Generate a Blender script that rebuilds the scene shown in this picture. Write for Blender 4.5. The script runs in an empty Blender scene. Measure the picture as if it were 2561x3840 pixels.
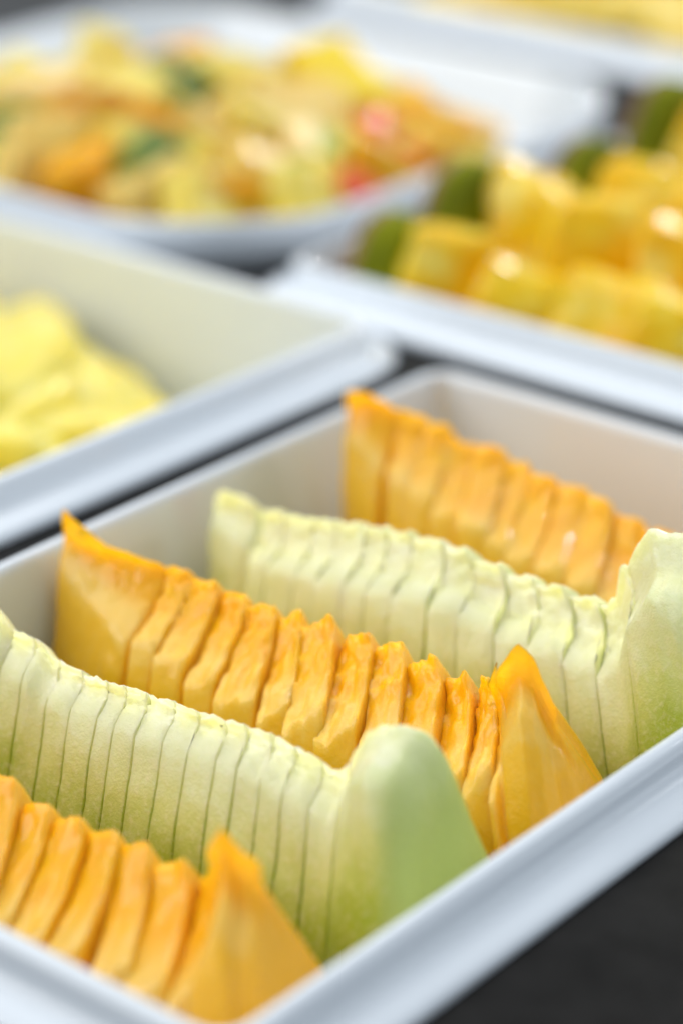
import bpy, math, random
from mathutils import Vector, Matrix, noise, Euler
random.seed(7)
scene = bpy.context.scene
col = scene.collection

# ---------------------------------------------------------------- camera
# frame: origin on the inner lip of the front tray at its near corner, x across the tray, y along it, z up (lip at z = 0)
cam_d = bpy.data.cameras.new('camera')
cam = bpy.data.objects.new('camera', cam_d); col.objects.link(cam); scene.camera = cam
right = Vector((0.7701, 0.6380, -0.0008)); view = Vector((-0.5826, 0.7027, -0.4084)).normalized()
right = (right - view * right.dot(view)).normalized(); up = right.cross(view)
M = Matrix((right, up, -view)).transposed().to_4x4()
M.translation = Vector((0.24524, -0.26535, 0.25644))
cam.matrix_world = M
cam_d.sensor_fit = 'VERTICAL'; cam_d.sensor_height = 36.0; cam_d.lens = 92.37
cam_d.clip_start = 0.02; cam_d.clip_end = 50
cam_d.dof.use_dof = True; cam_d.dof.focus_distance = 0.545; cam_d.dof.aperture_fstop = 4.8

# ---------------------------------------------------------------- world, lamps, exposure
world = bpy.data.worlds.new('World'); scene.world = world; world.use_nodes = True
bg = world.node_tree.nodes['Background']; bg.inputs[0].default_value = (0.78, 0.89, 1.0, 1); bg.inputs[1].default_value = 0.42
scene.view_settings.view_transform = 'Standard'; scene.view_settings.look = 'None'
scene.view_settings.exposure = 0.0; scene.view_settings.gamma = 1.0
scene.cycles.use_denoising = True
scene.cycles.max_bounces = 8; scene.cycles.diffuse_bounces = 5

def area(name, loc, target, sx, sy, power, colr):
    l = bpy.data.lights.new(name, 'AREA'); l.shape = 'RECTANGLE'; l.size = sx; l.size_y = sy
    l.energy = power; l.color = colr
    o = bpy.data.objects.new(name, l); col.objects.link(o); o.location = loc
    o.rotation_euler = (Vector(target) - Vector(loc)).to_track_quat('-Z', 'Y').to_euler()
    return o
area('ceiling_light', (-1.1, 0.6, 1.9), (-0.25, 0.25, 0), 2.2, 2.2, 22, (0.96, 0.98, 1.0))
area('window_light', (-1.5, -1.1, 1.15), (-0.15, 0.2, 0), 1.6, 1.3, 19, (1.0, 0.99, 0.97))
area('window_light', (1.0, 2.45, 1.2), (-0.3, 0.4, 0), 0.4, 0.7, 11, (0.92, 0.96, 1.0))
area('window_light', (-1.9, 1.6, 0.85), (-0.2, 0.3, 0), 0.5, 0.6, 3, (0.92, 0.96, 1.0))
area('glint_downlight', (-0.9, 2.9, 1.25), (-0.3, 0.3, 0), 0.17, 0.17, 24, (1.0, 0.98, 0.95))
area('glint_downlight', (-0.25, 0.95, 1.6), (-0.1, 0.15, 0), 0.035, 0.035, 3.5, (1.0, 0.98, 0.95))  # small overhead lamp added to put glints on the wet fruit
area('glint_downlight', (0.35, 0.55, 1.6), (-0.1, 0.15, 0), 0.035, 0.035, 1.6, (1.0, 0.98, 0.95))  # weaker second lamp, likewise added for sparkle on the melon

# ---------------------------------------------------------------- helpers
def obj(name, verts, faces, mat, parent=None, smooth=True, attrs=None):
    me = bpy.data.meshes.new(name); me.from_pydata(verts, [], faces); me.update()
    if attrs:
        for k, vals in attrs.items():
            a = me.attributes.new(k, 'FLOAT', 'POINT'); a.data.foreach_set('value', vals)
    if smooth: me.polygons.foreach_set('use_smooth', [True] * len(me.polygons))
    if mat: me.materials.append(mat)
    o = bpy.data.objects.new(name, me); col.objects.link(o)
    if parent: o.parent = parent
    return o
def tag(o, label=None, cat=None, group=None, kind=None):
    for k, v in (('label', label), ('category', cat), ('group', group), ('kind', kind)):
        if v: o[k] = v
    return o
def empty(name, loc):
    o = bpy.data.objects.new(name, None); o.location = loc; o.empty_display_size = 0.01; col.objects.link(o); return o
def lerp_tab(tab, x):
    if x <= tab[0][0]: return tab[0][1]
    for (a, va), (b, vb) in zip(tab, tab[1:]):
        if x <= b: return va + (vb - va) * (x - a) / (b - a)
    return tab[-1][1]

# ---------------------------------------------------------------- materials
def new_mat(name):
    m = bpy.data.materials.new(name); m.use_nodes = True
    nt = m.node_tree; return m, nt, nt.nodes['Principled BSDF']
def noise_node(nt, scale, detail=3, rough=0.55, vec=None):
    n = nt.nodes.new('ShaderNodeTexNoise'); n.inputs['Scale'].default_value = scale
    n.inputs['Detail'].default_value = detail; n.inputs['Roughness'].default_value = rough
    if vec is None:
        g = nt.nodes.new('ShaderNodeNewGeometry'); vec = g.outputs['Position']
    nt.links.new(vec, n.inputs['Vector']); return n
def ramp(nt, fac, stops):
    r = nt.nodes.new('ShaderNodeValToRGB'); e = r.color_ramp.elements
    while len(e) < len(stops): e.new(0.5)
    for el, (p, c) in zip(e, stops): el.position = p; el.color = (*c, 1)
    nt.links.new(fac, r.inputs[0]); return r
def math_node(nt, op, a, b):
    n = nt.nodes.new('ShaderNodeMath'); n.operation = op
    for i, v in enumerate((a, b)):
        if isinstance(v, (int, float)): n.inputs[i].default_value = v
        else: nt.links.new(v, n.inputs[i])
    return n.outputs[0]
def mix_col(nt, fac, a, b, mode='MIX'):
    n = nt.nodes.new('ShaderNodeMix'); n.data_type = 'RGBA'; n.blend_type = mode
    for i, v in ((0, fac), (6, a), (7, b)):
        if isinstance(v, (int, float)): n.inputs[i].default_value = v
        elif isinstance(v, tuple): n.inputs[i].default_value = (*v, 1)
        else: nt.links.new(v, n.inputs[i])
    return n.outputs[2]
def bump(nt, height, strength, dist, bsdf):
    b = nt.nodes.new('ShaderNodeBump'); b.inputs['Strength'].default_value = strength
    b.inputs['Distance'].default_value = dist
    nt.links.new(height, b.inputs['Height']); nt.links.new(b.outputs[0], bsdf.inputs['Normal'])
def attr(nt, name):
    a = nt.nodes.new('ShaderNodeAttribute'); a.attribute_name = name; return a.outputs['Fac']

def ceramic():
    m, nt, b = new_mat('white_glazed_ceramic')
    n = noise_node(nt, 9, 2)
    r = ramp(nt, n.outputs[0], [(0.3, (0.81, 0.86, 0.915)), (0.7, (0.83, 0.88, 0.93))])
    nt.links.new(r.outputs[0], b.inputs['Base Color'])
    b.inputs['Roughness'].default_value = 0.16
    b.inputs['Coat Weight'].default_value = 0.6; b.inputs['Coat Roughness'].default_value = 0.04
    n2 = noise_node(nt, 60, 2); bump(nt, n2.outputs[0], 0.12, 0.0006, b)
    return m
def counter_mat():
    m, nt, b = new_mat('black_stone_counter')
    n = noise_node(nt, 70, 5)
    r = ramp(nt, n.outputs[0], [(0.35, (0.008, 0.0075, 0.007)), (0.75, (0.019, 0.018, 0.017))])
    nt.links.new(r.outputs[0], b.inputs['Base Color'])
    n2 = noise_node(nt, 240, 4)
    rr = math_node(nt, 'MULTIPLY_ADD', n2.outputs[0], 0.12); 
    b.inputs['Roughness'].default_value = 0.34; b.inputs['Specular IOR Level'].default_value = 0.04
    bump(nt, n2.outputs[0], 0.12, 0.0003, b)
    return m
def flesh_mat(name, ramp_depth, cavity, rind, pale, sss, rough=0.30, mott=0.35, rad=(1.0, 0.6, 0.25), scale=0.009, coat=0.16):
    """fruit flesh: 'depth' runs 0 at the seed cavity to 1 at the peel side, plus slit shade painted on cut sides; 'cav' and 'rind' mark those faces"""
    m, nt, b = new_mat(name)
    d = attr(nt, 'depth_shade'); cav = attr(nt, 'cav'); rd = attr(nt, 'rind')
    n1 = noise_node(nt, 130, 4, 0.6); n2 = noise_node(nt, 700, 3, 0.6); n3 = noise_node(nt, 1900, 2, 0.5)
    dd = math_node(nt, 'ADD', d, math_node(nt, 'MULTIPLY', math_node(nt, 'SUBTRACT', n1.outputs[0], 0.5), 0.30))
    base = ramp(nt, dd, ramp_depth).outputs[0]
    # fibres and paler cells
    f = ramp(nt, n2.outputs[0], [(0.48, (0, 0, 0)), (0.72, (1, 1, 1))]).outputs[0]
    base = mix_col(nt, math_node(nt, 'MULTIPLY', f, mott), base, pale)
    cc = mix_col(nt, ramp(nt, n1.outputs[0], [(0.35, (0, 0, 0)), (0.7, (1, 1, 1))]).outputs[0], cavity[0], cavity[1])
    base = mix_col(nt, cav, base, cc)
    base = mix_col(nt, rd, base, rind)
    nt.links.new(base, b.inputs['Base Color'])
    b.inputs['Roughness'].default_value = rough
    b.subsurface_method = 'BURLEY'; b.inputs['Subsurface Weight'].default_value = sss
    b.inputs['Subsurface Radius'].default_value = rad
    b.inputs['Subsurface Scale'].default_value = scale
    b.inputs['Coat Weight'].default_value = coat; b.inputs['Coat Roughness'].default_value = 0.07; b.inputs['Specular IOR Level'].default_value = 0.28
    h = math_node(nt, 'ADD', math_node(nt, 'MULTIPLY', n2.outputs[0], 0.7), math_node(nt, 'MULTIPLY', n3.outputs[0], 0.4))
    bump(nt, h, 0.6, 0.0007, b)
    return m
CER = ceramic(); CNT = counter_mat()
CANTA = flesh_mat('cantaloupe_flesh',
    [(0.0, (0.98, 0.60, 0.10)), (0.07, (0.97, 0.53, 0.025)), (0.35, (0.96, 0.49, 0.008)), (0.6, (0.94, 0.48, 0.010)), (0.9, (0.86, 0.53, 0.02))],
    ((0.98, 0.43, 0.001), (0.98, 0.51, 0.004)), (0.90, 0.46, 0.02), (0.98, 0.62, 0.09), 0.9, mott=0.26, rad=(1.0, 0.7, 0.2), scale=0.006, coat=0.45)
HONEY = flesh_mat('honeydew_flesh',
    [(0.0, (0.85, 0.87, 0.50)), (0.12, (0.80, 0.83, 0.40)), (0.30, (0.67, 0.71, 0.22)), (0.50, (0.42, 0.53, 0.06)), (0.9, (0.30, 0.43, 0.02))],
    ((0.88, 0.87, 0.46), (0.93, 0.92, 0.62)), (0.56, 0.66, 0.17), (0.92, 0.87, 0.58), 0.8, 0.36, 0.30, rad=(0.9, 1.0, 0.35), scale=0.006, coat=0.3)

# ---------------------------------------------------------------- dishes
def rounded_rect(x0, x1, y0, y1, r, n=8):
    pts = []
    for cx, cy, a0 in ((x1 - r, y1 - r, 0), (x0 + r, y1 - r, 90), (x0 + r, y0 + r, 180), (x1 - r, y0 + r, 270)):
        for i in range(n + 1):
            a = math.radians(a0 + 90 * i / n); pts.append((cx + r * math.cos(a), cy + r * math.sin(a)))
    return pts
def swept_dish(name, profile, rect, rad, wave=None, n=8):
    x0, x1, y0, y1 = rect; verts = []; faces = []
    cx, cy = (x0 + x1) / 2, (y0 + y1) / 2
    np_ = None
    for (e, z) in profile:
        ring = rounded_rect(x0 - e, x1 + e, y0 - e, y1 + e, max(rad + e, 0.004), n)
        np_ = len(ring)
        verts += [(p[0] - cx, p[1] - cy, z + (wave(p[0], p[1], e) if wave else 0)) for p in ring]
    k = len(profile)
    for i in range(k - 1):
        for j in range(np_):
            a, b_ = i * np_ + j, i * np_ + (j + 1) % np_
            faces.append((a, b_, b_ + np_, a + np_))
    faces.append(tuple(reversed(range(np_)))); faces.append(tuple((k - 1) * np_ + j for j in range(np_)))
    faces = [tuple(reversed(f)) for f in faces]
    o = obj(name, verts, faces, CER); o.location = (cx, cy, 0)
    es = o.modifiers.new('edge', 'EDGE_SPLIT') if False else None
    return o
DEPTH = -0.052
def smooth_profile(pts, it=2):
    for _ in range(it):
        q = [pts[0]]
        for a, b in zip(pts, pts[1:]):
            q += [(a[0] * .75 + b[0] * .25, a[1] * .75 + b[1] * .25), (a[0] * .25 + b[0] * .75, a[1] * .25 + b[1] * .75)]
        pts = q + [pts[-1]]
    return pts
GN = ([(-0.030, DEPTH)] + smooth_profile([(-0.022, DEPTH), (-0.0085, DEPTH), (-0.0065, DEPTH + 0.008), (-0.0012, -0.004), (-0.0003, 0.0), (0.0022, 0.0004), (0.0038, -0.0012),
       (0.0046, -0.0046), (0.0058, -0.0066), (0.0085, -0.0076), (0.0116, -0.0086), (0.0128, -0.0098), (0.0128, -0.0113)], 2)
      + [(0.0112, -0.0113), (0.0108, -0.0100), (0.0040, -0.0095), (0.0016, -0.0130), (-0.0035, DEPTH - 0.002), (-0.008, DEPTH - 0.005), (-0.03, DEPTH - 0.005)])
CZ = -0.0115
openings = []
def tray(rect, label, rad=0.0055):
    o = swept_dish('serving_tray', GN, rect, rad)
    tag(o, label, 'serving tray', 'white rectangular serving trays')
    openings.append((rect[0] - 0.006, rect[1] + 0.006, rect[2] - 0.006, rect[3] + 0.006))
    return o
tray((-0.160, 0.0, 0.0, 0.2648), 'white rectangular tray in front holding rows of sliced green and orange melon')
tray((-0.4648, -0.2003, 0.1170, 0.2835), 'white rectangular tray at left holding pale yellow pineapple pieces', 0.011)
tray((-0.250, 0.020, 0.3115, 0.575), 'white tray behind the melon tray heaped with yellow pineapple slices that still have green rind')
tray((-0.48, -0.215, 0.604, 0.766), 'white tray at the far top right filled with pale yellow fruit')
tray((0.0650, 0.2250, -0.05, 0.2148), 'white tray at the near right of which only the pale rim corner shows')

BR = (-0.515, -0.276, 0.306, 0.535)
def bowl_wave(x, y, e):
    cx, cy = (BR[0] + BR[1]) / 2, (BR[2] + BR[3]) / 2
    u, v = abs(x - cx) / 0.12, abs(y - cy) / 0.12
    if e < -0.02: return 0
    return 0.006 * (min(1, u * v) ** 2)
BOWL = [(-0.07, -0.050)] + smooth_profile([(-0.060, -0.050), (-0.045, -0.049), (-0.024, -0.040), (-0.006, -0.018), (0.002, -0.003), (0.0045, 0.0006), (0.0068, -0.0008), (0.0066, -0.006), (0.0045, -0.012),
        (-0.003, -0.022), (-0.022, -0.045), (-0.045, -0.054)], 2) + [(-0.07, -0.054)]
bowl = swept_dish('square_bowl', BOWL, BR, 0.048, bowl_wave, 16)
tag(bowl, 'white square bowl with rounded corners holding mixed diced fruit salad', 'bowl')
BE = 0.004
openings.append((BR[0] + BE, BR[1] - BE, BR[2] + BE, BR[3] - BE))

# counter: a black slab with an opening cut for each dish
def counter():
    xs = sorted({-2.2, 1.6} | {o[i] for o in openings for i in (0, 1)})
    ys = sorted({-1.2, 2.6} | {o[i] for o in openings for i in (2, 3)})
    verts = []; faces = []
    def quad(*p):
        n = len(verts); verts.extend(p); faces.append((n, n + 1, n + 2, n + 3))
    for a, b in zip(xs, xs[1:]):
        for c, d in zip(ys, ys[1:]):
            mx, my = (a + b) / 2, (c + d) / 2
            if any(o[0] < mx < o[1] and o[2] < my < o[3] for o in openings): continue
            quad((a, c, CZ), (b, c, CZ), (b, d, CZ), (a, d, CZ))
    # the bowl's opening has rounded corners
    bx0, bx1, by0, by1 = openings[-1]; arc = rounded_rect(bx0, bx1, by0, by1, 0.044, 12)
    for q, c in enumerate(((bx1, by1), (bx0, by1), (bx0, by0), (bx1, by0))):
        n0 = len(verts); seg = arc[q * 13:(q + 1) * 13]
        verts.append((*c, CZ)); verts.extend((x, y, CZ) for x, y in seg)
        for i in range(12): faces.append((n0, n0 + 2 + i, n0 + 1 + i))
    for x0, x1, y0, y1 in openings:
        zb = CZ - 0.08
        quad((x0, y0, CZ), (x1, y0, CZ), (x1, y0, zb), (x0, y0, zb)); quad((x1, y1, CZ), (x0, y1, CZ), (x0, y1, zb), (x1, y1, zb))
        quad((x0, y1, CZ), (x0, y0, CZ), (x0, y0, zb), (x0, y1, zb)); quad((x1, y0, CZ), (x1, y1, CZ), (x1, y1, zb), (x1, y0, zb))
        quad((x0, y0, zb), (x1, y0, zb), (x1, y1, zb), (x0, y1, zb))
    return tag(obj('counter', verts, faces, CNT, smooth=False), kind='structure')
counter()

# ---------------------------------------------------------------- melon wedges cut into slices
def axis_samples(L, rad, n):
    if rad > 0.003:
        cs = [rad * math.tan(math.radians(45 * i / 5)) for i in range(5, 0, -1)]
        inner = [-(L - rad) + 2 * (L - rad) * i / n for i in range(n + 1)]
        return [-(L - rad) - c for c in cs] + inner + [(L - rad) + c for c in reversed(cs)]
    inner = [-(L - rad) + 2 * (L - rad) * i / n for i in range(n + 1)]
    return [-L, -L + rad * 0.35] + inner + [L - rad * 0.35, L]
def lattice(nx, ny, nz):
    idx = {}; pts = []
    def vid(i, j, k):
        key = (i, j, k)
        if key not in idx: idx[key] = len(pts); pts.append(key)
        return idx[key]
    faces = []
    for (n1, n2, f) in ((ny, nz, lambda a, b, s: (s * nx, a, b)), (nx, nz, lambda a, b, s: (a, s * ny, b)), (nx, ny, lambda a, b, s: (a, b, s * nz))):
        for s in (0, 1):
            for a in range(n1):
                for b in range(n2):
                    q = [vid(*f(a, b, s)), vid(*f(a + 1, b, s)), vid(*f(a + 1, b + 1, s)), vid(*f(a, b + 1, s))]
                    faces.append((q, f, s))
    return pts, faces
FLOOR = DEPTH + 0.001
def wall_x(z, side):
    t = min(1, max(0, -z / 0.05)); return (-0.160 + 0.0015 + 0.006 * t) if side < 0 else (-0.0015 - 0.006 * t)
def melon_wedge(name, label, mat, yc, ridge, dapex, lean, cuts, yaw, wmax, rough_cav, seed, ztilt=0.0, back=0.002, fine=1.0, mis=0.0, cavw=0.0, roll=0.0, dome=0.0, gap=0.05, ltaper=0.45, endrad=0.0018, edge=0.65, saw=0.0, srad=0.0011, endlin=True, slope=0.66, emin=0.0012):
    rng = random.Random(seed)
    root = empty(name, ((cuts[0] + cuts[-1]) / 2, yc, FLOOR))
    off = Vector(root.location)
    n = len(cuts) - 1
    for q in range(n):
        s0, s1 = cuts[q], cuts[q + 1]
        first, last = q == 0, q == n - 1
        hs = (s1 - s0) / 2 - (0.00012); hb, hc = 0.016, 0.026; rad = min(srad, hs * 0.35)
        if last or first: rad = min(endrad, hs * 0.6)
        yw0 = math.cos(math.radians(yaw((s0 + s1) / 2)))
        if not (first or last): hs *= yw0 ** 0.2
        nx, ny, nz = (int(max(3, hs * 2 / 0.0016 * fine)), int(9 * fine), int(20 * fine))
        if hs < 0.006: nx = min(nx, int(6 * fine))
        A, B, Cc = axis_samples(hs, rad, nx), axis_samples(hb, rad, ny), axis_samples(hc, rad, nz)
        pts, faces = lattice(len(A) - 1, len(B) - 1, len(Cc) - 1)
        sc = (s0 + s1) / 2
        yw = math.radians(yaw(sc) + rng.uniform(-1, 1) * mis * 6) if not (first or last) else math.radians(yaw(sc) * 0.35)
        dz = rng.uniform(-1, 1) * mis * 0.0012; dy = rng.uniform(-1, 1) * mis * 0.0012
        if first or last: dz = dy = 0
        pos = []; dep = []; cav = []; rin = []
        # pivot of the slice's own turn
        px = sc; py = yc
        for (i, j, k) in pts:
            p = Vector((A[i], B[j], Cc[k])); L = (hs, hb, hc)
            c = Vector([max(-(L[t] - rad), min(L[t] - rad, p[t])) for t in range(3)])
            d = p - c
            if last and p.x < 0:
                c = Vector([max(-(L[t] - srad), min(L[t] - srad, p[t])) for t in range(3)]); d = p - c
                if d.length > 1e-9: p = c + d.normalized() * srad * min(1.0, max(abs(d.x), abs(d.y), abs(d.z)) / srad)
            elif d.length > 1e-9: p = c + d.normalized() * rad * min(1.0, max(abs(d.x), abs(d.y), abs(d.z)) / rad)
            t = (p.z / hc + 1) / 2; u = p.y / hb
            gx = 1 + (0.0 - gap * min(1, max(0, (1 - t) - 0.06) * 2.2)) * min(1, 0.0045 / hs)
            s = sc + p.x * gx
            zr = lerp_tab(ridge, s); da = lerp_tab(dapex, s)
            zA = zr + da
            topz = zr + back * u
            crumb = noise.noise(Vector((s * 420 + seed * 9, u * 4.0 + seed, q * 1.7))) + 0.6 * noise.noise(Vector((s * 1100, u * 9, seed * 3.1)))
            if not (first or last): topz += saw * lerp_tab(lean, s) * p.x
            topz += rough_cav * crumb * (0.4 if (first or last) else 1.0)
            z = FLOOR + (topz - FLOOR) * t
            dd = max(0.0006, zA - z)
            hw = wmax * math.tanh((slope * dd / wmax) ** 1.6) ** (1 / 1.6) + cavw
            if last and endlin:
                we = min(1.0, max(0.0, (p.x / hs + 1) / 1.2)); hw = hw * (1 - we) + we * (emin + (wmax - emin) * min(1.0, dd / 0.050) ** 0.85)
            if dome: hw *= math.sqrt(max(0.02, 1 - max(0.0, 1 - (topz - z) / dome) ** 2 * 0.85))
            hw *= ltaper + (1 - ltaper) * min(1.0, (s - cuts[0]) / 0.022) ** 0.7 if s > cuts[0] else ltaper
            y = u * hw
            # slight bulge/dish of the knife-cut faces, uneven hand cutting
            y += 0.0007 * noise.noise(Vector((s * 60, z * 70, seed + (3 if u > 0 else 0)))) + 0.00035 * noise.noise(Vector((s * 300, z * 260, seed + u)))
            y += roll * z
            sh = lerp_tab(lean, s) * 0.045 * (1 - math.exp(-dd / 0.045))
            x = s + sh
            if last and p.x > 0:
                w = p.x / hs
                x += 0.0015 * w * noise.noise(Vector((u * 2, z * 50, seed)))
            # rotate slice about vertical through its centre
            shc = lerp_tab(lean, sc) * 0.045 * (1 - math.exp(-dd / 0.045))
            rx, ry = x - (px + shc), y
            cs, sn = math.cos(yw), math.sin(yw)
            X = px + shc + rx * cs - ry * sn; Y = yc + dy + rx * sn + ry * cs
            z += dz * t
            lo, hi = wall_x(z, -1), wall_x(z, 1)
            if X > hi - 0.004 and z < 0.0: X = hi - 0.004 * math.exp(-(X - hi + 0.004) / 0.004)
            if X < lo and z < 0: X = lo
            z += 0.0002 * noise.noise(Vector((X * 500, Y * 500, z * 500)))
            pos.append(Vector((X, Y, z)) - off)
            dep.append(max(0.0, min(1.0, (topz - z) / 0.046 + (0.14 * min(1, (1 - t) * 5) if edge == 2 and not (last or first) and abs(p.x) > hs - srad * 0.5 else 0))))  # darker green painted on the green slices' cut sides to shade the slits
            iscav = t > 0.985
            fu = min(1.0, max(0.0, (u + edge) / 0.45))
            cav.append(fu * min(1.0, max(0.0, (t - 0.84) / 0.10)) * (0.4 if abs(p.x) > hs - srad * 0.3 and not (last or first) else 1.0) if edge < 1 else (1.0 if iscav else 0.0))
            rin.append(min(1.0, max(0.0, (p.x / hs - 0.35) / 0.65)) ** 1.2 * min(1.0, 0.3 + dd / 0.03) if last else (1.0 if k <= 1 else 0.0))
        fs = []
        for (f4, f, s) in faces: fs.append(tuple(f4))
        o = obj('slice', pos, fs, mat, root, True, {'depth_shade': dep, 'cav': cav, 'rind': rin})
        import bmesh
        bm = bmesh.new(); bm.from_mesh(o.data); bmesh.ops.recalc_face_normals(bm, faces=bm.faces); bm.to_mesh(o.data); bm.free()
    tag(root, label, 'melon wedge', 'melon wedges sliced in rows across the front tray')
    return root
def cuts_from(a, b, first, last, n, seed, jit=0.10):
    r = random.Random(seed); inner0, inner1 = a + first, b - last
    ws = [1 + r.uniform(-jit, jit) + 0.15 * i / n for i in range(n)]; S = sum(ws)
    c = [a, inner0]; acc = inner0
    for w in ws: acc += (inner1 - inner0) * w / S; c.append(acc)
    c.append(b); return c

DA_C = [(-0.158, 0.0010), (-0.150, 0.003), (-0.13, 0.012), (-0.11, 0.018), (-0.05, 0.018), (-0.038, 0.012), (-0.033, 0.004), (-0.027, 0.0012), (-0.02, 0.0010)]
DA_H = [(-0.158, 0.003), (-0.150, 0.004), (-0.12, 0.007), (-0.05, 0.008), (-0.038, 0.007), (-0.03, 0.004), (-0.015, 0.003)]
DA_T = [(a, b * 1.4) for a, b in DA_H]
DA_S = [(a, b * 0.75) for a, b in DA_H]
melon_wedge('melon_wedge', 'orange melon wedge nearest the camera, cut in slices behind the near rim', CANTA, 0.034,
    [(-0.155, 0.003), (-0.13, -0.005), (-0.09, -0.012), (-0.057, -0.012), (-0.043, -0.012), (-0.038, -0.009), (-0.0345, 0.001), (-0.032, 0.006), (-0.028, 0.002)], DA_C,
    [(-0.157, 0.1), (-0.09, 0.4), (-0.03, 0.55)], cuts_from(-0.156, -0.024, 0.012, 0.0145, 12, 3), lambda s: 20, 0.021, 0.0008, 11, mis=1.0, back=0.0065, edge=0.8, saw=1.1, fine=1.4)
melon_wedge('melon_wedge', 'pale green melon wedge second from the near rim, its rounded green end piece standing up', HONEY, 0.079,
    [(-0.155, 0.002), (-0.141, 0.003), (-0.137, 0.004), (-0.133, 0.0), (-0.125, 0.0), (-0.121, -0.003), (-0.103, -0.003), (-0.078, -0.001), (-0.06, 0.0), (-0.051, -0.001), (-0.0415, -0.002), (-0.0395, 0.003), (-0.036, 0.009), (-0.031, 0.012), (-0.024, 0.0125)], DA_S,
    [(-0.157, 0.2), (-0.09, 0.3), (-0.04, 0.4), (-0.02, 0.45)], cuts_from(-0.156, -0.024, 0.010, 0.0165, 16, 5, 0.22), lambda s: 0, 0.0225, 0.0013, 23, mis=0.06, dome=0.003, gap=0.007, emin=0.006, endrad=0.0048, edge=2, srad=0.0003, slope=0.52, fine=1.2, saw=0.15)
melon_wedge('melon_wedge', 'orange melon wedge in sharp focus in the middle of the front tray, slices fanned out', CANTA, 0.119,
    [(-0.157, 0.006), (-0.152, 0.003), (-0.145, 0.000), (-0.13, -0.003), (-0.10, -0.0065), (-0.08, -0.0045), (-0.05, -0.0055), (-0.036, -0.003), (-0.0345, 0.000), (-0.0315, 0.006), (-0.0285, 0.011), (-0.025, 0.009), (-0.020, 0.000)], DA_C,
    [(-0.157, 0.15), (-0.125, 0.25), (-0.10, 0.42), (-0.07, 0.52), (-0.05, 0.60), (-0.022, 0.72)],
    [-0.157, -0.130, -0.1235, -0.116, -0.109, -0.100, -0.0925, -0.083, -0.0735, -0.065, -0.0555, -0.0475, -0.0395, -0.033, -0.0190],
    lambda s: 6 + 16 * min(1, max(0, (s + 0.128) / 0.03)), 0.0205, 0.0014, 37, mis=0.5, back=0.006, fine=2.2, saw=1.15, srad=0.0008)
melon_wedge('melon_wedge', 'pale green melon wedge second from the far wall, its tall blocky end piece standing higher', HONEY, 0.164,
    [(-0.153, -0.003), (-0.149, -0.001), (-0.142, -0.001), (-0.136, -0.004), (-0.103, 0.001), (-0.084, 0.003), (-0.065, 0.001), (-0.044, 0.001), (-0.0395, 0.003), (-0.038, 0.012), (-0.030, 0.022), (-0.017, 0.024)], DA_T,
    [(-0.157, 0.2), (-0.09, 0.4), (-0.05, 0.9), (-0.02, 0.95)], cuts_from(-0.153, -0.016, 0.016, 0.022, 13, 8, 0.16), lambda s: 3, 0.0225, 0.0013, 41, mis=0.2, fine=1.5, dome=0.0015, gap=0.012, emin=0.005, endrad=0.0045, edge=2, srad=0.0003, back=0.004, saw=0.35, slope=0.58)
melon_wedge('melon_wedge', 'orange melon wedge farthest back in the front tray, by its far wall', CANTA, 0.214,
    [(-0.151, 0.007), (-0.145, 0.008), (-0.136, 0.004), (-0.109, -0.001), (-0.084, -0.005), (-0.064, -0.009), (-0.049, -0.008), (-0.035, 0.004), (-0.02, 0.012)], [(-0.152, 0.004)] + DA_C[2:],
    [(-0.157, 0.2), (-0.09, 0.4), (-0.03, 0.6)], cuts_from(-0.151, -0.020, 0.014, 0.015, 13, 9), lambda s: 16, 0.021, 0.0012, 53, mis=0.8, back=0.006, saw=0.5, edge=0.98, fine=1.3)

# ---------------------------------------------------------------- chunks of fruit
def simple_fruit(name, a, b_, c, sss=0.8, rough=0.3, scale=90):
    m, nt, b = new_mat(name)
    n = noise_node(nt, scale, 3, 0.6); n2 = noise_node(nt, 500, 2)
    base = ramp(nt, n.outputs[0], [(0.32, a), (0.52, b_), (0.72, c)]).outputs[0]
    nt.links.new(base, b.inputs['Base Color']); b.inputs['Roughness'].default_value = rough
    b.subsurface_method = 'BURLEY'; b.inputs['Subsurface Weight'].default_value = sss; b.inputs['Subsurface Radius'].default_value = (1, 0.6, 0.2)
    b.inputs['Subsurface Scale'].default_value = 0.008
    b.inputs['Coat Weight'].default_value = 0.12; b.inputs['Coat Roughness'].default_value = 0.12; b.inputs['Specular IOR Level'].default_value = 0.3
    bump(nt, n2.outputs[0], 0.4, 0.0006, b); return m
PINE_PALE = simple_fruit('pale_pineapple_flesh', (0.98, 0.76, 0.06), (0.98, 0.80, 0.13), (0.98, 0.83, 0.24))
PINE = simple_fruit('ripe_pineapple_flesh', (0.94, 0.52, 0.003), (0.97, 0.64, 0.006), (0.98, 0.82, 0.16))  # flesh yellows; the palest noise tone is painted in for glints on the ridges
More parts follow.
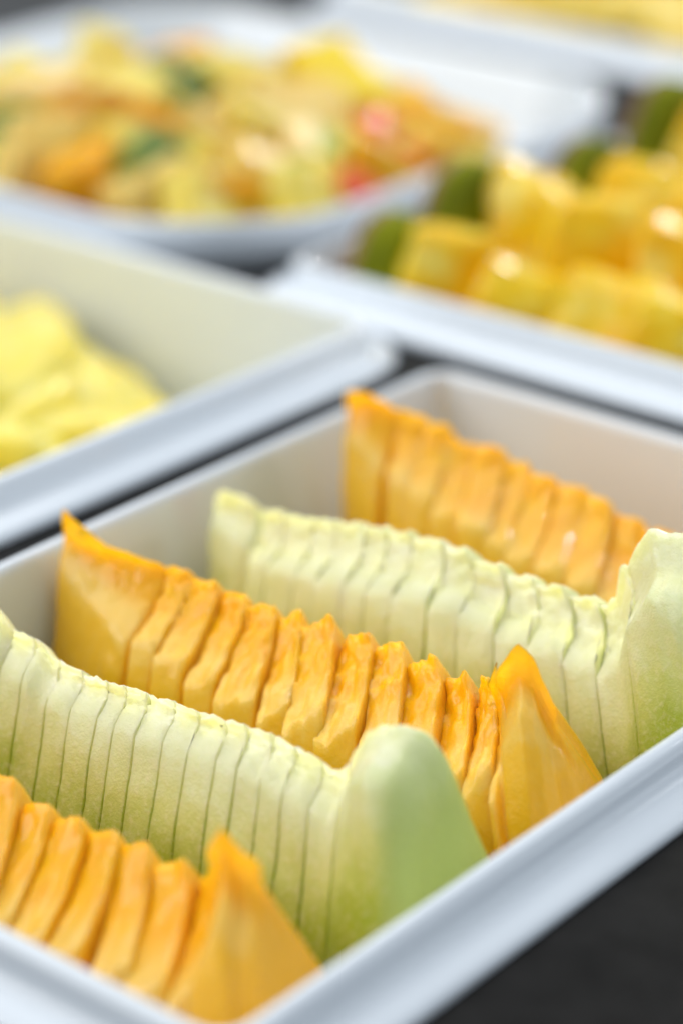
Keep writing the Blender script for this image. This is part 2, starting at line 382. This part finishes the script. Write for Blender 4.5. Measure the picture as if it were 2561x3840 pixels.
MATS = {'mango': simple_fruit('mango_flesh', (0.92, 0.38, 0.002), (0.94, 0.44, 0.003), (0.95, 0.50, 0.006)),
 'mangoB': simple_fruit('bright_mango_flesh', (0.95, 0.62, 0.01), (0.95, 0.70, 0.015), (0.95, 0.76, 0.04)),
 'orange': simple_fruit('cantaloupe_cube_flesh', (0.93, 0.44, 0.01), (0.95, 0.52, 0.015), (0.95, 0.56, 0.04)),
 'papaya': simple_fruit('papaya_flesh', (0.62, 0.24, 0.01), (0.72, 0.32, 0.02), (0.78, 0.42, 0.06)),
 'red': simple_fruit('strawberry_flesh', (0.80, 0.05, 0.02), (0.85, 0.10, 0.04), (0.90, 0.28, 0.14)),
 'kiwi': simple_fruit('kiwi_flesh', (0.06, 0.10, 0.01), (0.14, 0.22, 0.02), (0.30, 0.38, 0.06)),
 'kiwiL': simple_fruit('light_kiwi_flesh', (0.35, 0.42, 0.04), (0.50, 0.55, 0.08), (0.60, 0.62, 0.16)),
 'melon': simple_fruit('honeydew_cube_flesh', (0.84, 0.60, 0.04), (0.88, 0.70, 0.10), (0.90, 0.78, 0.24)),
 'melonT': simple_fruit('apple_flesh', (0.86, 0.52, 0.10), (0.90, 0.64, 0.16), (0.93, 0.78, 0.34))}
RIND = simple_fruit('green_brown_rind', (0.10, 0.12, 0.001), (0.18, 0.20, 0.001), (0.30, 0.31, 0.004), 0.0, 0.55, 45)
RIND.node_tree.nodes['Principled BSDF'].inputs['Specular IOR Level'].default_value = 0.08; RIND.node_tree.nodes['Principled BSDF'].inputs['Coat Weight'].default_value = 0
PINE.node_tree.nodes['Principled BSDF'].inputs['Coat Weight'].default_value = 0.25
RIND_B = simple_fruit('brown_rind', (0.16, 0.08, 0.02), (0.26, 0.13, 0.03), (0.34, 0.20, 0.05), 0.0, 0.5, 70)

def lat_mesh(name, L, rad, n, fn, mat):
    A, B, Cc = (axis_samples(L[t], rad, n[t]) for t in range(3))
    pts, faces = lattice(len(A) - 1, len(B) - 1, len(Cc) - 1)
    pos = []
    for (i, j, k) in pts:
        p = Vector((A[i], B[j], Cc[k]))
        c = Vector([max(-(L[t] - rad), min(L[t] - rad, p[t])) for t in range(3)]); d = p - c
        if d.length > 1e-9: p = c + d.normalized() * rad * min(1.0, max(abs(d.x), abs(d.y), abs(d.z)) / rad)
        pos.append(fn(p))
    me = bpy.data.meshes.new(name); me.from_pydata(pos, [], [f[0] for f in faces]); me.update()
    import bmesh
    bm = bmesh.new(); bm.from_mesh(me); bmesh.ops.recalc_face_normals(bm, faces=bm.faces); bm.to_mesh(me); bm.free()
    me.polygons.foreach_set('use_smooth', [True] * len(me.polygons)); me.materials.append(mat)
    return me
def put(name, me, loc, rot, parent=None, scale=1.0):
    o = bpy.data.objects.new(name, me); col.objects.link(o); o.location = loc; o.rotation_euler = rot
    o.scale = (scale,) * 3 if isinstance(scale, float) else scale
    if parent: o.parent = parent
    return o
def chunk_mesh(kind, seed):
    r = random.Random(seed); sx, sy, sz = 0.0092 * r.uniform(.85, 1.2), 0.0085 * r.uniform(.85, 1.15), 0.0078 * r.uniform(.85, 1.15)
    tx, ty = r.uniform(-.25, .25), r.uniform(-.25, .25)
    def fn(p):
        k = 1 + tx * p.z / sz; q = Vector((p.x * k, p.y * (1 + ty * p.x / sx), p.z))
        return q + 0.0010 * Vector((noise.noise(p * 130 + Vector((seed, 0, 0))), noise.noise(p * 130 + Vector((0, seed, 0))), noise.noise(p * 130 + Vector((0, 0, seed)))))
    return lat_mesh(kind, (sx, sy, sz), 0.0018, (4, 4, 4), fn, MATS[kind if kind in MATS else 'melon'])
KINDS = {'mango': ('mango_chunk', 'mango chunk', 'golden mango chunk'), 'mangoB': ('mango_chunk', 'mango chunk', 'bright yellow mango chunk'),
 'orange': ('cantaloupe_chunk', 'melon chunk', 'orange cantaloupe chunk'), 'papaya': ('papaya_chunk', 'papaya chunk', 'brownish orange papaya chunk'),
 'red': ('strawberry_piece', 'strawberry piece', 'red strawberry piece'), 'kiwi': ('kiwi_chunk', 'kiwi chunk', 'dark green kiwi chunk'),
 'kiwiL': ('kiwi_chunk', 'kiwi chunk', 'light green kiwi chunk'), 'melon': ('honeydew_chunk', 'melon chunk', 'pale yellow green honeydew chunk'),
 'melonT': ('apple_chunk', 'fruit chunk', 'pale cream fruit chunk')}
meshes = {k: [chunk_mesh(k, 17 * i + 3 * len(k)) for i in range(3)] for k in KINDS}
WHERE = {0: 'by the near rim of the salad bowl, left of the dark kiwi', 1: 'at the front of the bowl, right of the dark kiwi', 2: 'at the front of the salad bowl between two golden mango chunks',
 3: 'at the left edge of the photo in the salad bowl', 4: 'left of centre in the bowl, the darkest orange one', 6: 'large and highest toward the right of the salad',
 8: 'the brightest red piece, right side of the salad bowl', 9: 'pinkish, just above the brightest red strawberry', 10: 'lowest of the red pieces, by the green rind of the tray behind',
 12: 'at the far right end of the salad heap', 15: 'at the back of the salad under the highest mango', 16: 'highest on the salad, at the back beside the bright rim highlight'}
HEAP = [('mango', -0.351, 0.322, -0.0, 1.15), ('mango', -0.313, 0.345, 0.002, 1.3), ('kiwi', -0.333, 0.334, 0.002, 1.0), ('kiwi', -0.395, 0.328, 0.003, 1.0), ('papaya', -0.365, 0.343, 0.008, 1.2), ('mango', -0.356, 0.359, 0.013, 1.2), ('mangoB', -0.334, 0.429, 0.015, 1.4), ('mangoB', -0.321, 0.436, 0.011, 1.0), ('red', -0.285, 0.408, -0.002, 0.9), ('red', -0.304, 0.415, 0.005, 0.8), ('red', -0.282, 0.378, -0.004, 0.8), ('orange', -0.292, 0.4, 0.001, 1.2), ('orange', -0.295, 0.446, 0.002, 1.1), ('orange', -0.309, 0.438, 0.007, 1.0), ('kiwiL', -0.305, 0.387, 0.005, 1.1), ('kiwi', -0.371, 0.388, 0.019, 0.9), ('mango', -0.388, 0.409, 0.022, 0.9), ('melon', -0.359, 0.405, 0.019, 1.3), ('melon', -0.28, 0.43, -0.004, 1.1), ('melon', -0.297, 0.358, -0.001, 1.2), ('melon', -0.327, 0.381, 0.012, 1.3), ('melonT', -0.341, 0.383, 0.015, 1.0), ('melonT', -0.334, 0.362, 0.01, 1.1), ('melonT', -0.396, 0.343, 0.009, 1.2), ('melonT', -0.325, 0.401, 0.012, 1.2), ('papaya', -0.389, 0.354, 0.012, 1.0), ('mango', -0.387, 0.358, 0.014, 1.1), ('melon', -0.42, 0.363, 0.015, 1.2), ('melon', -0.403, 0.376, 0.018, 1.1), ('melonT', -0.314, 0.386, 0.008, 1.0), ('melon', -0.33, 0.349, 0.006, 1.2), ('kiwiL', -0.303, 0.37, 0.003, 0.8), ('melonT', -0.372, 0.328, 0.003, 1.1), ('mango', -0.29, 0.381, -0.001, 0.9), ('melon', -0.293, 0.37, -0.001, 1.1), ('melonT', -0.326, 0.323, -0.003, 1.0), ('melon', -0.31, 0.331, -0.003, 1.0), ('papaya', -0.321, 0.38, 0.01, 0.8), ('melon', -0.296, 0.427, 0.002, 1.0), ('melonT', -0.286, 0.448, -0.002, 1.0), ('orange', -0.292, 0.424, 0.001, 0.9), ('melon', -0.378, 0.372, 0.017, 1.2), ('melonT', -0.309, 0.362, 0.004, 1.1), ('mango', -0.306, 0.422, 0.006, 0.9), ('kiwiL', -0.385, 0.32, -0.0, 1.0), ('melon', -0.428, 0.41, 0.02, 0.9), ('melonT', -0.372, 0.315, -0.003, 1), ('melon', -0.35, 0.337, 0.005, 1), ('kiwi', -0.351, 0.41, 0.018, 0.7)]
BC = (-0.395, 0.418)
def heap_z(x, y):
    r = ((abs((x - BC[0]) / .135)) ** 3 + (abs((y - BC[1]) / .125)) ** 3) ** (1 / 3)
    return -.014 + .036 * max(-.4, (1 - r ** 2))
def zone(x, y):
    return (('front ' if y < 0.352 else 'middle ' if y < 0.392 else 'back ') + ('left' if x < -0.375 else 'centre' if x < -0.325 else 'right') + ' of the heap')
rr = random.Random(5); taken = []
for i, (k, x, y, z, s) in enumerate(HEAP):
    nm, cat, lab = KINDS[k]
    cd_ = math.hypot(x + 0.324, y - 0.354)          # keep inside the rounded near corner
    if x > -0.324 and y < 0.354 and cd_ > 0.034: x, y = -0.324 + (x + 0.324) * 0.034 / cd_, 0.354 + (y - 0.354) * 0.034 / cd_
    o = put(nm, rr.choice(meshes[k]), (x, y + (0.002 if y < 0.345 else 0), z + (0.003 if k == 'red' else 0.004 if y < 0.345 else -0.004)), (rr.uniform(-.6, .6), rr.uniform(-.6, .6), rr.uniform(0, 3.1)), None, s * (0.85 if k == 'red' else 1.22))
    taken.append((x, y))
    if i in WHERE: tag(o, lab + ', ' + WHERE[i], cat, 'chunks of the mixed fruit salad')
    else: tag(o, lab + ' in the salad bowl, ' + zone(x, y), cat, 'chunks of the mixed fruit salad')
fill = ['melon', 'melonT', 'mango', 'melon', 'mango', 'kiwiL', 'melonT', 'orange', 'mangoB']
for layer in (0, 1):
    gy = 0.328 + 0.004 * layer
    while gy < 0.52:
        gx = -0.50 + 0.007 * layer
        while gx < -0.285:
            x, y = gx + rr.uniform(-.004, .004), gy + rr.uniform(-.004, .004)
            r3 = (abs((x - BC[0]) / .115)) ** 3 + (abs((y - BC[1]) / .110)) ** 3
            if r3 < 1 - 0.45 * layer and y < 0.388 + (x + 0.41) * 0.55 and not (layer == 0 and min(math.hypot(x - a, y - b) for a, b in taken) < 0.015):
                k = rr.choice(fill); nm, cat, lab = KINDS[k]
                o = put(nm, rr.choice(meshes[k]), (x, y, heap_z(x, y) - 0.006 - 0.014 * layer), (rr.uniform(-.6, .6), rr.uniform(-.6, .6), rr.uniform(0, 3.1)), None, rr.uniform(1.0, 1.2))
                tag(o, lab + ' in the salad bowl, ' + zone(x, y), cat, 'chunks of the mixed fruit salad')
            gx += 0.019
        gy += 0.018

# pineapple pieces: sector slices (thin fans)
def fan_mesh(seed, R=0.040, r0=0.004, th=0.0060, ang=38, mat=PINE_PALE):
    def fn(p):
        a = math.radians(ang) * p.x / 0.02; rad_ = r0 + (R - r0) * (p.y / 0.02 + 1) / 2
        q = Vector((rad_ * math.sin(a), rad_ * math.cos(a) - (R + r0) / 2, p.z * (0.75 + 0.25 * p.y / 0.02)))
        return q + 0.0009 * Vector((noise.noise(q * 90 + Vector((seed, 0, 0))), noise.noise(q * 90), noise.noise(q * 90 + Vector((0, seed, 9)))))
    return lat_mesh('pineapple_piece', (0.02, 0.02, th), 0.0048, (8, 6, 3), fn, mat)
fans = [fan_mesh(i, 0.046 + 0.003 * i, th=0.0075, ang=30 + 4 * i) for i in range(4)]
FAR = simple_fruit('far_fruit_flesh', (0.96, 0.62, 0.06), (0.97, 0.70, 0.12), (0.97, 0.78, 0.24))
fans_far = [fan_mesh(i, 0.046 + 0.003 * i, th=0.0075, ang=30 + 4 * i, mat=FAR) for i in range(3)]
def pile(rect, zmax, cxy, rad2, n, label, grp, seed, flat=1.0, src=None):
    r = random.Random(seed); k = 0
    for t in range(n):
        x, y = r.uniform(rect[0], rect[1]), r.uniform(rect[2], rect[3])
        d = math.hypot((x - cxy[0]) / rad2[0], (y - cxy[1]) / rad2[1])
        if d > 1: continue
        top = DEPTH + 0.012 + (zmax - DEPTH - 0.012) * (1 - d ** 2.4)
        z = top - r.uniform(0, 0.004)
        o = put('pineapple_piece', r.choice(src or fans), (x, y, z), (r.uniform(-.45, .45) * flat + d * 0.1, r.uniform(-.45, .45) * flat, r.uniform(0, 6.28)), None, r.uniform(.9, 1.15))
        tag(o, label + ', ' + ('near its right rim' if x > cxy[0] + 0.05 else 'toward its left' if x < cxy[0] - 0.03 else 'mid heap') + (' at the back' if y > cxy[1] + 0.02 else ' at the front' if y < cxy[1] - 0.02 else ''), 'pineapple piece', grp); k += 1
pile((-0.43, -0.240, 0.140, 0.245), -0.004, (-0.345, 0.175), (0.125, 0.085), 150, 'pale yellow pineapple piece in the left tray', 'pale pineapple pieces in the left tray', 3, 0.28)
pile((-0.45, -0.245, 0.630, 0.735), 0.010, (-0.35, 0.68), (0.15, 0.10), 90, 'pale yellow piece in the far top tray', 'yellow pieces in the far tray', 4, 0.3, fans_far)

# rind-on wedges lying across the tray behind
def rind_wedge(yc, x0, x1, top, w, label, seed, tilt=0.0, nsl=7):
    root = empty('pineapple_wedge', ((x0 + x1) / 2, yc, DEPTH)); off = Vector(root.location)
    r = random.Random(seed); L = x1 - x0
    def body(s, u, t, grow=0.0):
        e = abs(2 * s - 1)
        zb = DEPTH + 0.004 + (top - DEPTH) * 0.45 * e ** 3.2
        zt = top - 0.004 * (1 - e ** 2) + 0.003 * noise.noise(Vector((s * 5, seed, 0)))
        z = zb + (zt - zb) * t
        d = (zt + 0.006 - z)
        hw = w * (1 - math.exp(-max(d, 0.001) / 0.018)) + grow
        return Vector((x0 + s * L, yc + u * hw + tilt * (z - DEPTH), z))
    cuts = [0.06 + 0.94 * i / nsl for i in range(nsl + 1)]
    for i in range(nsl):
        a, b_ = cuts[i], cuts[i + 1] - 0.001; jy, jz = r.uniform(-.005, .005), r.uniform(-.004, .004)
        yw_ = r.uniform(-0.1, 0.9)
        def fn(p, a=a, b_=b_, jy=jy, jz=jz):
            q = body(a + (b_ - a) * (p.x / 0.02 + 1) / 2, p.y / 0.02, (p.z / 0.02 + 1) / 2)
            q += 0.003 * Vector((noise.noise(q * 70), noise.noise(q * 70 + Vector((3, 0, 0))), noise.noise(q * 70 + Vector((0, 4, 0)))))
            q += 0.0012 * Vector((noise.noise(q * 120), noise.noise(q * 120 + Vector((5, 0, 0))), noise.noise(q * 120 + Vector((0, 7, 0)))))
            cx_ = x0 + (a + b_) / 2 * L; an = yw_; dx, dy_ = q.x - cx_, q.y - yc
            q = Vector((cx_ + dx * math.cos(an) - dy_ * math.sin(an) + 0.25 * (q.z - top), yc + dx * math.sin(an) + dy_ * math.cos(an), q.z - 0.0025 * (dx / 0.02)))
            return q + Vector((0, jy, jz)) - off
        me = lat_mesh('slice', (0.02, 0.02, 0.02), 0.004, (6, 8, 10), fn, PINE); put('slice', me, (0, 0, 0), (0, 0, 0), root)
    # the rind: a green cap wrapping the left end and a brown shell under the flesh
    def cap(p):
        s = (p.x / 0.02 + 1) / 2 * 0.105 - 0.025; u = p.y / 0.02; t = (p.z / 0.02 + 1) / 2
        q = body(max(0.0, s), 0, t)
        dome = math.sqrt(max(0, 1 - (u * 0.98) ** 2))
        zt = DEPTH + 0.012 + (top + 0.002 - DEPTH - 0.012) * (0.45 + 0.55 * dome)
        return Vector((x0 + s * L - 0.004 * t, yc + u * w * 1.15 + tilt * (q.z - DEPTH), DEPTH + 0.012 + (zt - DEPTH - 0.012) * t)) - off
    put('rind_end', lat_mesh('rind_end', (0.02, 0.02, 0.02), 0.013, (4, 10, 8), cap, RIND), (0, 0, 0), (0, 0, 0), root)
    def edge(p):
        v = cap(p); c = Vector(((x0 + x1) / 2, yc, DEPTH)) - off
        return Vector((v.x - 0.0028, v.y * 0.97, v.z))
    put('rind_edge', lat_mesh('rind_edge', (0.02, 0.02, 0.02), 0.013, (4, 10, 8), edge, RIND_B), (0, 0, 0), (0, 0, 0), root)
    def shell(p):
        s = 0.03 + 0.96 * (p.x / 0.02 + 1) / 2; u = p.y / 0.02; t = (p.z / 0.02 + 1) / 2
        return body(s, u, 0.50 * t - 0.06, 0.0022) - off
    put('rind', lat_mesh('rind', (0.02, 0.02, 0.02), 0.003, (12, 6, 4), shell, RIND_B), (0, 0, 0), (0, 0, 0), root)
    tag(root, label, 'pineapple wedge', 'rind-on pineapple wedges across the rear tray')
    return root
rind_wedge(0.334, -0.230, -0.02, 0.012, 0.016, 'yellow pineapple wedge nearest the near rim of the rear tray, low green rind end', 1)
rind_wedge(0.362, -0.224, -0.02, 0.023, 0.017, 'yellow pineapple wedge second from the near rim of the rear tray', 2)
rind_wedge(0.402, -0.206, -0.02, 0.024, 0.018, 'yellow pineapple wedge third from the near rim, its green rind end round and free', 3)
rind_wedge(0.448, -0.206, -0.02, 0.034, 0.021, 'tall pineapple wedge fourth from the near rim, green rind end by the top right corner', 4)
rind_wedge(0.492, -0.200, -0.02, 0.030, 0.020, 'yellow pineapple wedge farthest back in the rear tray', 5)
